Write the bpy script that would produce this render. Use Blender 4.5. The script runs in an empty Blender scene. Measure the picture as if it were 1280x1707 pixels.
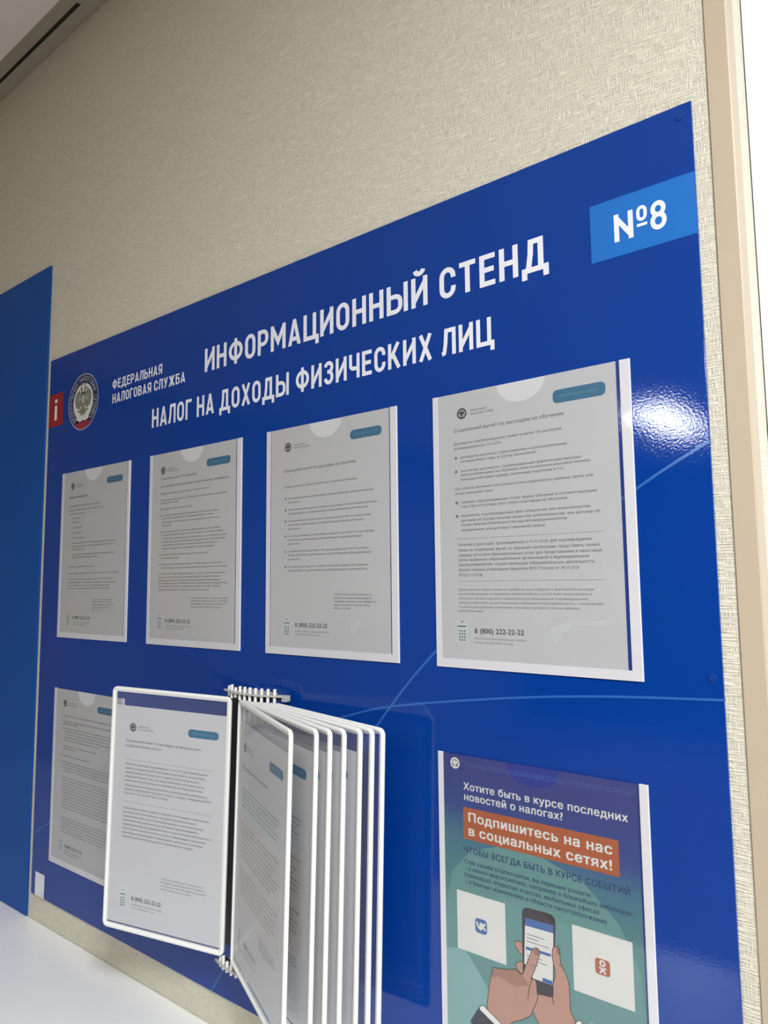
import bpy, math, random
from mathutils import Matrix, Vector
PI = math.pi
random.seed(7)
S = bpy.context.scene
COL = S.collection
ZO = 1.58            # height of the measuring origin (top left corner of the big notice pocket) above the floor

# ------------------------------------------------------------------ camera, world, exposure, large lamps
cam_data = bpy.data.cameras.new('camera')
cam = bpy.data.objects.new('camera', cam_data); COL.objects.link(cam); S.camera = cam
R = [[0.780626, 0.624926, -0.009552], [-0.070087, 0.072341, -0.994914], [-0.621057, 0.777325, 0.100271]]
M = Matrix(((R[0][0], -R[1][0], -R[2][0], 0.467304), (R[0][1], -R[1][1], -R[2][1], -0.679327),
            (R[0][2], -R[1][2], -R[2][2], -0.215934 + ZO), (0, 0, 0, 1)))
cam.matrix_world = M
cam_data.sensor_fit = 'VERTICAL'; cam_data.sensor_height = 36; cam_data.lens = 1194.67 / 1707 * 36
cam_data.clip_start = 0.02
S.view_settings.view_transform = 'Standard'; S.view_settings.look = 'None'
S.view_settings.gamma = 1; S.view_settings.use_curve_mapping = False
S.view_settings.exposure = 0.0
S.cycles.transparent_max_bounces = 40
world = bpy.data.worlds.new('world'); S.world = world; world.use_nodes = True
world.node_tree.nodes['Background'].inputs[0].default_value = (0.8, 0.85, 1, 1)
world.node_tree.nodes['Background'].inputs[1].default_value = 0.3
NEAR_LAMP = 88.0     # emission strength of the ceiling fixtures
FAR_LAMP = 40.0
MID_FILL = 24.0

# ------------------------------------------------------------------ materials
def mat(name, col, rough=0.5, spec=0.5, noise=0.04, nscale=40, bump=0.0, bscale=300, coat=0, metal=0):
    m = bpy.data.materials.new(name); m.use_nodes = True; nt = m.node_tree; b = nt.nodes['Principled BSDF']
    b.inputs['Roughness'].default_value = rough; b.inputs['Specular IOR Level'].default_value = spec
    b.inputs['Coat Weight'].default_value = coat; b.inputs['Coat Roughness'].default_value = 0.05
    b.inputs['Metallic'].default_value = metal
    tc = nt.nodes.new('ShaderNodeTexCoord')
    n = nt.nodes.new('ShaderNodeTexNoise'); n.inputs['Scale'].default_value = nscale; n.inputs['Detail'].default_value = 3
    nt.links.new(tc.outputs['Object'], n.inputs['Vector'])
    mx = nt.nodes.new('ShaderNodeMix'); mx.data_type = 'RGBA'
    mx.inputs[6].default_value = tuple(c * (1 - noise) for c in col) + (1,)
    mx.inputs[7].default_value = tuple(min(1, c * (1 + noise)) for c in col) + (1,)
    nt.links.new(n.outputs['Fac'], mx.inputs[0]); nt.links.new(mx.outputs[2], b.inputs['Base Color'])
    if bump:
        n2 = nt.nodes.new('ShaderNodeTexNoise'); n2.inputs['Scale'].default_value = bscale; n2.inputs['Detail'].default_value = 2
        nt.links.new(tc.outputs['Object'], n2.inputs['Vector'])
        bp = nt.nodes.new('ShaderNodeBump'); bp.inputs['Strength'].default_value = bump; bp.inputs['Distance'].default_value = 0.001
        nt.links.new(n2.outputs['Fac'], bp.inputs['Height']); nt.links.new(bp.outputs[0], b.inputs['Normal'])
    return m

def wallpaper(name, col, rot=False):
    """embossed vinyl wallpaper: woven ridges, long horizontal threads crossed by broken vertical ones"""
    m = bpy.data.materials.new(name); m.use_nodes = True; nt = m.node_tree; b = nt.nodes['Principled BSDF']
    b.inputs['Roughness'].default_value = 0.42; b.inputs['Specular IOR Level'].default_value = 0.5
    tc = nt.nodes.new('ShaderNodeTexCoord')
    def streak(sc, detail, det_scale):
        mp = nt.nodes.new('ShaderNodeMapping'); mp.inputs['Scale'].default_value = sc
        nt.links.new(tc.outputs['Object'], mp.inputs['Vector'])
        n = nt.nodes.new('ShaderNodeTexNoise'); n.inputs['Scale'].default_value = 1; n.inputs['Detail'].default_value = detail
        n.inputs['Roughness'].default_value = det_scale
        nt.links.new(mp.outputs[0], n.inputs['Vector'])
        r = nt.nodes.new('ShaderNodeMapRange'); r.inputs[1].default_value = 0.36; r.inputs[2].default_value = 0.64
        nt.links.new(n.outputs['Fac'], r.inputs[0])
        return r.outputs[0]
    hz = streak((55, 55, 760), 2, 0.5)
    vt = streak((760, 760, 75), 2, 0.5)
    big = streak((9, 9, 9), 3, 0.6)
    mxm = nt.nodes.new('ShaderNodeMath'); mxm.operation = 'MULTIPLY'; nt.links.new(vt, mxm.inputs[0]); mxm.inputs[1].default_value = 0.75
    ad = nt.nodes.new('ShaderNodeMath'); ad.operation = 'MAXIMUM'; nt.links.new(hz, ad.inputs[0]); nt.links.new(mxm.outputs[0], ad.inputs[1])
    bp = nt.nodes.new('ShaderNodeBump'); bp.inputs['Strength'].default_value = 1.0; bp.inputs['Distance'].default_value = 0.0009
    nt.links.new(ad.outputs[0], bp.inputs['Height']); nt.links.new(bp.outputs[0], b.inputs['Normal'])
    mx = nt.nodes.new('ShaderNodeMix'); mx.data_type = 'RGBA'
    mx.inputs[6].default_value = tuple(c * 0.86 for c in col) + (1,); mx.inputs[7].default_value = tuple(min(1, c * 1.03) for c in col) + (1,)  # thread shading put into the colour: grooves darker than ridges
    nt.links.new(ad.outputs[0], mx.inputs[0]); nt.links.new(mx.outputs[2], b.inputs['Base Color'])
    return m

def film(name, tint, haze, rough=0.04, gl=1.0):
    m = bpy.data.materials.new(name); m.use_nodes = True; nt = m.node_tree
    nt.nodes.remove(nt.nodes['Principled BSDF']); out = nt.nodes['Material Output']
    tr = nt.nodes.new('ShaderNodeBsdfTransparent'); tr.inputs[0].default_value = tint + (1,)
    df = nt.nodes.new('ShaderNodeBsdfDiffuse'); df.inputs[0].default_value = (0.85, 0.85, 0.85, 1)
    m1 = nt.nodes.new('ShaderNodeMixShader'); m1.inputs[0].default_value = haze
    g = nt.nodes.new('ShaderNodeBsdfGlossy'); g.inputs['Roughness'].default_value = rough
    fr = nt.nodes.new('ShaderNodeFresnel'); fr.inputs[0].default_value = 1.45
    ge = nt.nodes.new('ShaderNodeNewGeometry'); io = nt.nodes.new('ShaderNodeMapRange'); io.inputs[3].default_value = 1.45; io.inputs[4].default_value = 1 / 1.45
    nt.links.new(ge.outputs['Backfacing'], io.inputs[0]); nt.links.new(io.outputs[0], fr.inputs[0])
    n = nt.nodes.new('ShaderNodeTexNoise'); n.inputs['Scale'].default_value = 9
    tc = nt.nodes.new('ShaderNodeTexCoord'); nt.links.new(tc.outputs['Object'], n.inputs['Vector'])
    bp = nt.nodes.new('ShaderNodeBump'); bp.inputs['Strength'].default_value = 0.25; bp.inputs['Distance'].default_value = 0.004
    nt.links.new(n.outputs['Fac'], bp.inputs['Height']); nt.links.new(bp.outputs[0], g.inputs['Normal'])
    mu = nt.nodes.new('ShaderNodeMath'); mu.operation = 'MULTIPLY'; mu.inputs[1].default_value = gl
    nt.links.new(fr.outputs[0], mu.inputs[0])
    m2 = nt.nodes.new('ShaderNodeMixShader'); nt.links.new(mu.outputs[0], m2.inputs[0])
    nt.links.new(tr.outputs[0], m1.inputs[1]); nt.links.new(df.outputs[0], m1.inputs[2])
    nt.links.new(m1.outputs[0], m2.inputs[1]); nt.links.new(g.outputs[0], m2.inputs[2]); nt.links.new(m2.outputs[0], out.inputs[0])
    return m

def glow(name, col, strength):
    m = bpy.data.materials.new(name); m.use_nodes = True; nt = m.node_tree
    nt.nodes.remove(nt.nodes['Principled BSDF'])
    e = nt.nodes.new('ShaderNodeEmission'); e.inputs[0].default_value = col + (1,); e.inputs[1].default_value = strength
    nt.links.new(e.outputs[0], nt.nodes['Material Output'].inputs[0]); return m

WALL = wallpaper('wallpaper', (0.765, 0.72, 0.575))
CEIL = mat('ceiling_tile', (0.86, 0.81, 0.77), 0.9, 0.2, 0.03, 30)
TRIMMETAL = mat('ceiling_trim_paint', (0.36, 0.34, 0.27), 0.6, 0.3)
DARK = mat('dark_gap', (0.02, 0.017, 0.012), 0.8)
BEIGE = mat('beige_plastic', (0.50, 0.41, 0.295), 0.45, 0.4, 0.02)
WHITEWALL = mat('white_paint', (0.86, 0.86, 0.88), 0.5, 0.4, 0.01)
PLAIN = mat('plain_wall_paint', (0.40, 0.38, 0.35), 0.8, 0.3)
BROWN = mat('dark_unseen_wall', (0.10, 0.075, 0.055), 0.6)
FLOOR = mat('floor_laminate', (0.35, 0.30, 0.25), 0.5)
DESK = mat('desk_laminate', (0.95, 0.95, 0.94), 0.24, 0.5, 0.02, 12, 0.15, 120)
BLUE = mat('blue_printed_plastic', (0.0005, 0.040, 0.27), 0.055, 0.42, 0.03, 3, 0.045, 420)
BLUE2 = mat('dull_blue_plastic', (0.004, 0.075, 0.33), 0.45, 0.2, 0.03, 3)
LBLUE = mat('light_blue_print', (0.012, 0.15, 0.52), 0.12, 0.5, 0.03, 3)
CURVEBLUE = mat('pale_blue_print', (0.025, 0.12, 0.42), 0.12)
RED = mat('red_print', (0.30, 0.010, 0.012), 0.3)
WHITEPRINT = mat('white_print', (0.80, 0.81, 0.86), 0.3)
NAVY = mat('navy_print', (0.012, 0.022, 0.09), 0.3)
SILVER = mat('silver_print', (0.42, 0.44, 0.50), 0.3)
EAGLE = mat('bronze_print', (0.20, 0.19, 0.15), 0.4)
EAGLEL = mat('pale_bronze_print', (0.42, 0.41, 0.36), 0.4)
CREAM = mat('cream_print', (0.66, 0.66, 0.60), 0.4)
RIBBON = mat('red_ribbon_print', (0.28, 0.02, 0.05), 0.4)
TAPE = mat('white_foam_tape', (0.80, 0.79, 0.82), 0.5, 0.4, 0.01)
PAPER = mat('paper', (0.73, 0.73, 0.73), 0.75, 0.2, 0.015, 20)
def translucent(m, k):
    nt = m.node_tree; b = nt.nodes['Principled BSDF']; t = nt.nodes.new('ShaderNodeBsdfTranslucent'); t.inputs[0].default_value = (.8, .79, .76, 1)
    x = nt.nodes.new('ShaderNodeMixShader'); x.inputs[0].default_value = k
    nt.links.new(b.outputs[0], x.inputs[1]); nt.links.new(t.outputs[0], x.inputs[2]); nt.links.new(x.outputs[0], nt.nodes['Material Output'].inputs[0])
translucent(PAPER, .22)
INK = mat('grey_ink', (0.075, 0.075, 0.085), 0.7, 0.2)
INKL = mat('pale_ink', (0.16, 0.16, 0.17), 0.7, 0.2)
TEAL = mat('teal_blue_print', (0.040, 0.16, 0.28), 0.5, 0.3)
TEALT = mat('badge_lettering', (0.15, 0.32, 0.45), 0.5, 0.3)
PALETEAL = mat('pale_teal_print', (0.58, 0.62, 0.61), 0.7, 0.2)
PALEPEACH = mat('pale_peach_print', (0.63, 0.585, 0.55), 0.7, 0.2)
FRAMEW = mat('white_frame_plastic', (0.82, 0.82, 0.78), 0.35, 0.5, 0.01)
GREYP = mat('grey_bracket_plastic', (0.45, 0.44, 0.42), 0.45)
BLACKP = mat('black_plastic', (0.012, 0.012, 0.012), 0.5)
ACRYL = film('clear_acrylic', (0.965, 0.965, 0.965), 0.01, 0.05, 0.7)
FILM = film('clear_film', (0.96, 0.96, 0.97), 0.03, 0.12, 1.0)
STICK = mat('white_sticker', (0.75, 0.77, 0.8), 0.4)
SCREWB = mat('blue_screw_cap', (0.0008, 0.036, 0.25), 0.3)

# ------------------------------------------------------------------ mesh helpers
def obj(name, V, F, m, parent=None, loc=None, smooth=False, mats=None, midx=None):
    me = bpy.data.meshes.new(name); me.from_pydata([tuple(v) for v in V], [], F); me.validate(); me.update()
    for k in (mats or [m]): me.materials.append(k)
    if midx: me.polygons.foreach_set('material_index', midx)
    if smooth:
        me.polygons.foreach_set('use_smooth', [True] * len(me.polygons))
        if hasattr(me, 'set_sharp_from_angle'): me.set_sharp_from_angle(angle=math.radians(40))
    o = bpy.data.objects.new(name, me); COL.objects.link(o)
    if parent: o.parent = parent
    if loc: o.location = loc
    return o

def box(x0, x1, y0, y1, z0, z1, bevel=0.0):
    """box, its long edges chamfered when bevel > 0"""
    if not bevel:
        V = [(x, y, z) for x in (x0, x1) for y in (y0, y1) for z in (z0, z1)]
        return V, [(0, 1, 3, 2), (4, 6, 7, 5), (0, 4, 5, 1), (2, 3, 7, 6), (0, 2, 6, 4), (1, 5, 7, 3)]
    b = bevel
    import bmesh
    bm = bmesh.new(); v0, f0 = box(x0, x1, y0, y1, z0, z1)
    vs = [bm.verts.new(v) for v in v0]
    for f in f0: bm.faces.new([vs[i] for i in f])
    bmesh.ops.recalc_face_normals(bm, faces=bm.faces)
    bmesh.ops.bevel(bm, geom=bm.edges[:], offset=b, segments=2, affect='EDGES', profile=0.6)
    bm.verts.index_update()
    V = [tuple(v.co) for v in bm.verts]; F = [tuple(v.index for v in f.verts) for f in bm.faces]; bm.free(); return V, F

def join(*parts):
    V, F = [], []
    for v, f in parts:
        n = len(V); V += list(v); F += [tuple(i + n for i in q) for q in f]
    return V, F

def fix(o):
    import bmesh
    bm = bmesh.new(); bm.from_mesh(o.data); bmesh.ops.recalc_face_normals(bm, faces=bm.faces); bm.to_mesh(o.data); bm.free(); return o

def empty(name, loc=(0, 0, 0)):
    o = bpy.data.objects.new(name, None); COL.objects.link(o); o.location = loc; o.empty_display_size = 0.03; return o

def tag(o, label, cat, group=None):
    o['label'] = label; o['category'] = cat
    if group: o['group'] = group
    return o

def struct(name, V, F, m, label=None, cat=None):
    o = fix(obj(name, V, F, m)); o['kind'] = 'structure'
    if label: o['label'] = label
    if cat: o['category'] = cat
    return o

def prism(pts, y0, y1):
    """polygon (x,z) given thickness along y"""
    n = len(pts); V = [(x, y0, z) for x, z in pts] + [(x, y1, z) for x, z in pts]
    F = [tuple(range(n)), tuple(range(2 * n - 1, n - 1, -1))] + [(i, i + n, (i + 1) % n + n, (i + 1) % n) for i in range(n)]
    return V, F

def cyl(cx, cy, z0, z1, r, n=14, cap=0.0):
    V, F = [], []
    prof = [(r - cap, z0), (r, z0 + cap), (r, z1 - cap), (r - cap, z1)] if cap else [(r, z0), (r, z1)]
    for rr, z in prof:
        V += [(cx + rr * math.cos(2 * PI * i / n), cy + rr * math.sin(2 * PI * i / n), z) for i in range(n)]
    for k in range(len(prof) - 1):
        F += [(k * n + i, k * n + (i + 1) % n, (k + 1) * n + (i + 1) % n, (k + 1) * n + i) for i in range(n)]
    F += [tuple(range(n - 1, -1, -1)), tuple(range((len(prof) - 1) * n, len(prof) * n))]
    return V, F

# flat print: collects faces in the x-z plane, then links them at a depth y
class Print:
    def __init__(s): s.V = []; s.F = []
    def poly(s, pts):
        n = len(s.V); s.V += [tuple(p) + (0.0,) for p in pts]; s.F.append(tuple(range(n, n + len(pts)))); return s
    def add(s, V, F, d=0.0):
        n = len(s.V); s.V += [(v[0], v[1], d + (v[2] if len(v) > 2 else 0)) for v in V]; s.F += [tuple(i + n for i in f) for f in F]; return s
    def rect(s, x0, z0, x1, z1): return s.poly([(x0, z0), (x1, z0), (x1, z1), (x0, z1)])
    def rrect(s, x0, z0, x1, z1, r, n=5):
        pts = []
        for cx, cz, a in ((x1 - r, z1 - r, 0), (x0 + r, z1 - r, 90), (x0 + r, z0 + r, 180), (x1 - r, z0 + r, 270)):
            pts += [(cx + r * math.cos(math.radians(a + 90 * k / n)), cz + r * math.sin(math.radians(a + 90 * k / n))) for k in range(n + 1)]
        return s.poly(pts)
    def disc(s, cx, cz, r, n=28, rz=None):
        return s.poly([(cx + r * math.cos(2 * PI * k / n), cz + (rz or r) * math.sin(2 * PI * k / n)) for k in range(n)])
    def ring(s, cx, cz, r0, r1, n=36, a0=0, a1=360):
        for k in range(n):
            a, b = math.radians(a0 + (a1 - a0) * k / n), math.radians(a0 + (a1 - a0) * (k + 1) / n)
            s.poly([(cx + r0 * math.cos(a), cz + r0 * math.sin(a)), (cx + r1 * math.cos(a), cz + r1 * math.sin(a)),
                    (cx + r1 * math.cos(b), cz + r1 * math.sin(b)), (cx + r0 * math.cos(b), cz + r0 * math.sin(b))])
        return s
    def stroke(s, pts, t, closed=False):
        s.k = getattr(s, 'k', 0) + 1
        V, F = ribbon(pts, t, closed); return s.add(V, F, (s.k % 5) * 1.2e-5)
    def build(s, name, m, parent, y):
        V = [(x, y - d, z) for x, z, d in s.V]
        # face the viewer: -y
        F = []
        for f in s.F:
            a = 0
            for i in range(len(f)):
                p, q = s.V[f[i]], s.V[f[(i + 1) % len(f)]]; a += p[0] * q[1] - q[0] * p[1]
            F.append(f if a > 0 else f[::-1])
        return obj(name, V, F, m, parent)

def ribbon(pts, t, closed=False):
    P = [Vector((p[0], p[1])) for p in pts]
    P = [q for i, q in enumerate(P) if (i == 0 and not closed) or (q - P[i - 1]).length > 1e-6]; n = len(P); h = t / 2; L, Rr = [], []
    for i in range(n):
        d0 = (P[i] - P[i - 1]) if (i > 0 or closed) else (P[1] - P[0])
        d1 = (P[(i + 1) % n] - P[i]) if (i < n - 1 or closed) else (P[-1] - P[-2])
        d0.normalize(); d1.normalize(); n0 = Vector((-d0.y, d0.x)); n1 = Vector((-d1.y, d1.x)); m = n0 + n1
        if m.length < 1e-6: m = n0
        m.normalize(); k = h / max(0.35, m.dot(n0)); L.append(P[i] + m * k); Rr.append(P[i] - m * k)
    V = [tuple(p) for p in L] + [tuple(p) for p in Rr]
    F = [(i, (i + 1) % n, (i + 1) % n + n, i + n) for i in range(n if closed else n - 1)]
    return V, F

# ---- narrow technical capitals drawn as strokes (headline lettering); cap height 1
TT = 0.16; H = TT / 2
def arc(cx, cz, r, a0, a1, n=5, rz=None):
    return [(cx + r * math.cos(math.radians(a0 + (a1 - a0) * k / n)), cz + (rz or r) * math.sin(math.radians(a0 + (a1 - a0) * k / n))) for k in range(n + 1)]
def stad(x0, x1, z0, z1):
    r = (x1 - x0) / 2; c = (x0 + x1) / 2; rz = min(r * 1.15, (z1 - z0) / 2)
    return arc(c, z1 - rz, r, 0, 180, 8, rz) + arc(c, z0 + rz, r, 180, 360, 8, rz)
def loop(x0, x1, z0, z1):      # bowl open to the left
    r = min((z1 - z0) / 2, 0.2)
    return [(x0, z1)] + arc(x1 - r, z1 - r, r, 90, 0, 5) + arc(x1 - r, z0 + r, r, 0, -90, 5) + [(x0, z0)]
def glyph_strokes(c):
    o, hi, mid = H, 1 - H, 0.53
    if c in 'ИЙ':
        w = .60; S_ = [[(o, 0), (o, 1)], [(w - H, 0), (w - H, 1)], [(o, .16), (w - H, .84)]]
        if c == 'Й': S_ = S_ + [arc(w / 2, 1.24, .15, 180, 360, 6, .13)]
        return w, S_
    if c == 'Н': w = .58; return w, [[(o, 0), (o, 1)], [(w - H, 0), (w - H, 1)], [(o, .5), (w - H, .5)]]
    if c == 'N': w = .62; return w, [[(o, 0), (o, 1)], [(w - H, 0), (w - H, 1)], [(o, .86), (w - H, .14)]]
    if c == 'Ф': w = .80; return w, [[(w / 2, -.03), (w / 2, 1.03)], ('c', stad(o, w - H, .19, .83))]
    if c == 'О': w = .57; return w, [('c', stad(o, w - H, o, hi))]
    if c == 'Р': w = .56; return w, [[(o, 0), (o, 1)], loop(o, w - H, .42, hi)]
    if c == 'Я': w = .57; return w, [[(w - H, 0), (w - H, 1)], [(w - x, z) for x, z in loop(o, w - H, .42, hi)], [(w * .55, .42), (H * 1.05, 0)]]
    if c == 'М': w = .76; return w, [[(o, 0), (o, 1)], [(w - H, 0), (w - H, 1)], [(o, .93), (w / 2, .33), (w - H, .93)]]
    if c == 'А': w = .62; return w, [('p', [(0, 0), (.165, 0), (.372, 1), (.238, 1)]), ('p', [(w, 0), (w - .165, 0), (w - .372, 1), (w - .238, 1)]), [(.13, .24), (w - .13, .24)]]
    if c == 'Ц': w = .66; return w, [[(o, 1), (o, o), (w - .02, o), (w - .02, -.19)], [(w - .14, 1), (w - .14, o)]]
    if c == 'Ы': w = .82; return w, [[(o, 1), (o, 0)], loop(o, .53, H, .60), [(w - H, 0), (w - H, 1)]]
    if c == 'Ь': w = .55; return w, [[(o, 1), (o, 0)], loop(o, w - H, H, .60)]
    if c == 'Б': w = .56; return w, [[(w - .06, hi), (o, hi), (o, 0)], loop(o, w - H, H, .60)]
    if c == 'В': w = .57; return w, [[(o, 1), (o, 0)], loop(o, w - H, H, .52), loop(o, w - H - .03, .52, hi)]
    if c == 'С': w = .56; c_ = w / 2; r = c_ - H; return w, [[(w - H, .635)] + arc(c_, hi - r * 1.15, r, 0, 180, 8, r * 1.15) + arc(c_, H + r * 1.15, r, 180, 360, 8, r * 1.15) + [(w - H, .365)]]
    if c == 'Т': w = .54; return w, [[(w / 2, 0), (w / 2, 1)], [(0, hi), (w, hi)]]
    if c == 'Е': w = .50; return w, [[(w, hi), (o, hi), (o, H), (w, H)], [(o, .51), (w - .04, .51)]]
    if c == 'Г': w = .48; return w, [[(w, hi), (o, hi), (o, 0)]]
    if c == 'Д': w = .74; return w, [[(H * .7, -.19), (H * .7, H), (w - H * .7, H), (w - H * .7, -.19)], [(.17, H), (.24, .55), (.255, hi), (w - .2, hi), (w - .2, H)]]
    if c == 'Л': w = .60; return w, [[(0, .07), (.10, .10), (.16, .45), (.19, hi), (w - H, hi), (w - H, 0)]]
    if c == 'Х': w = .62; return w, [[(.09, 0), (w - .09, 1)], [(.09, 1), (w - .09, 0)]]
    if c == 'К': w = .60; return w, [[(o, 0), (o, 1)], [(o + .06, .42), (w - .10, 1)], [(.24, .56), (w - .07, 0)]]
    if c == 'Ж': w = .86; m_ = w / 2; return w, [[(m_, 0), (m_, 1)], [(.09, 1), (m_ - .05, .5), (.08, 0)], [(w - .09, 1), (m_ + .05, .5), (w - .08, 0)]]
    if c == 'Ч': w = .56; return w, [[(o, 1), (o, .62)] + arc(o + .16, .56, .16, 180, 270, 4) + [(w - H, .40)], [(w - H, 0), (w - H, 1)]]
    if c == 'У': w = .60; return w, [[(.08, 1), (w / 2 + .02, .33)], [(w - .08, 1), (w * .42, .17), (w * .3, H), (.08, H)]]
    if c == 'З': w = .54; return w, [arc(w / 2, .7275, w / 2 - H, 170, -85, 9, .185), arc(w / 2, .315, w / 2 - H, 85, -170, 10, .2275), [(w * .36, .5425), (w * .56, .5425)]]
    if c == '8': w = .58; return w, [('c', stad(o + .02, w - H - .02, .52, hi)), ('c', stad(o, w - H, H, .53))]
    if c == 'i': w = TT; return w, [[(H, 0), (H, .70)], [(H, .83), (H, 1)]]
    return .3, []

def headline(p, text, x0, x1, base, cap, gap=.13, base1=None, cap1=None):
    tot = 0; lay = []
    for c in text:
        if c == ' ': tot += .30; continue
        w, S_ = glyph_strokes(c); lay.append((tot, S_)); tot += w + gap
    tot -= gap; sx = (x1 - x0) / tot
    for off, S_ in lay:
        for j, st in enumerate(S_):
            closed = isinstance(st, tuple); pts = st[1] if closed else st
            V, F = (list(pts), [tuple(range(len(pts)))]) if closed and st[0] == 'p' else ribbon(pts, TT, closed)
            p.add([(x0 + (x + off) * sx, base + z * cap) for x, z in V], F, j * 2.5e-5)
    return p

# ---- small print from Blender's built-in font, glyph by glyph
GC = {}
_cu = bpy.data.curves.new('probe', 'FONT'); _cu.fill_mode = 'NONE' if hasattr(_cu, 'fill_mode') else 0; _ob = bpy.data.objects.new('probe', _cu); COL.objects.link(_ob)
def raw(s, off, res):
    _cu.body = s; _cu.offset = off; _cu.resolution_u = res
    dg = bpy.context.evaluated_depsgraph_get(); dg.update(); me = _ob.evaluated_get(dg).to_mesh()
    P = [(v.co.x, v.co.y) for v in me.vertices]; ed = [tuple(e.vertices) for e in me.edges]; _ob.evaluated_get(dg).to_mesh_clear()
    nb = {}
    for a, b in ed: nb.setdefault(a, []).append(b); nb.setdefault(b, []).append(a)
    seen = set(); loops = []
    for a in range(len(P)):
        if a in seen or a not in nb: continue
        L = [a]; seen.add(a); cur = a
        while True:
            nx = [q for q in nb[cur] if q not in seen]
            if not nx: break
            cur = a + 1 if (cur == a and a + 1 in nx) else nx[0]; seen.add(cur); L.append(cur)
        if len(L) > 2: loops.append([P[q] for q in L])
    # fill the outlines by the non-zero winding rule, in horizontal bands
    E_ = [(L[i - 1], L[i]) for L in loops for i in range(len(L)) if L[i - 1][1] != L[i][1]]
    ys = {round(p[1], 5) for L in loops for p in L}
    for a in range(len(E_)):
        (ax, ay), (bx_, by) = E_[a]
        for b in range(a + 1, len(E_)):
            (cx, cy), (dx, dy) = E_[b]
            q = (bx_ - ax) * (dy - cy) - (by - ay) * (dx - cx)
            if abs(q) < 1e-12: continue
            t = ((cx - ax) * (dy - cy) - (cy - ay) * (dx - cx)) / q; u = ((cx - ax) * (by - ay) - (cy - ay) * (bx_ - ax)) / q
            if 0 < t < 1 and 0 < u < 1: ys.add(round(ay + t * (by - ay), 5))
    ys = sorted(ys); V, F = [], []
    for y0, y1 in zip(ys, ys[1:]):
        if y1 - y0 < 2e-4: continue
        m = (y0 + y1) / 2; cr = []
        for (ax, ay), (bx_, by) in E_:
            if min(ay, by) <= m < max(ay, by):
                f = lambda y: ax + (bx_ - ax) * (y - ay) / (by - ay)
                cr.append((f(m), f(y0), f(y1), 1 if by > ay else -1))
        cr.sort(); w = 0
        for k in range(len(cr)):
            if w == 0: st = cr[k]
            w += cr[k][3]
            if w == 0:
                n = len(V); V += [(st[1], y0), (cr[k][1], y0), (cr[k][2], y1), (st[2], y1)]; F.append((n, n + 1, n + 2, n + 3))
    return V, F
BARW = {}
def glyph(c, off, res):
    k = (c, off, res)
    if k not in GC:
        if (off, res) not in BARW: BARW[(off, res)] = max(v[0] for v in raw('|', off, res)[0])
        adv = max(v[0] for v in raw(c + '|', off, res)[0]) - BARW[(off, res)]
        V, F = raw(c, off, res) if c != ' ' else ([], [])
        GC[k] = ([(x, y, 0.0) for x, y in V], F, adv)
    return GC[k]
def line(p, s, x, z, cap, w=None, bold=0.0, res=1, slope=0.0):
    """one line of print: left x, baseline z, capital height, optional total width"""
    k = cap / 0.73; adv = [glyph(c, 0.0, res)[2] + bold * 1.6 for c in s]; tot = sum(adv) * k
    sx = (w / tot) if w else 1.0; cx = x
    for c, a in zip(s, adv):
        V, F, _ = glyph(c, 0.0, res)
        sh = [(0, 0)] if not bold else ([(-bold, 0), (bold, 0)] if bold < .013 else [(-bold, -bold * .6), (bold, -bold * .6), (-bold, bold * .6), (bold, bold * .6)])
        for q, (dx, dz) in enumerate(sh):
            p.add([(cx + (vx + dx) * k * sx, z + (vz + dz) * k, vl) for vx, vz, vl in V], F, q * 3e-5)
        cx += a * k * sx
    return cx

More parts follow.
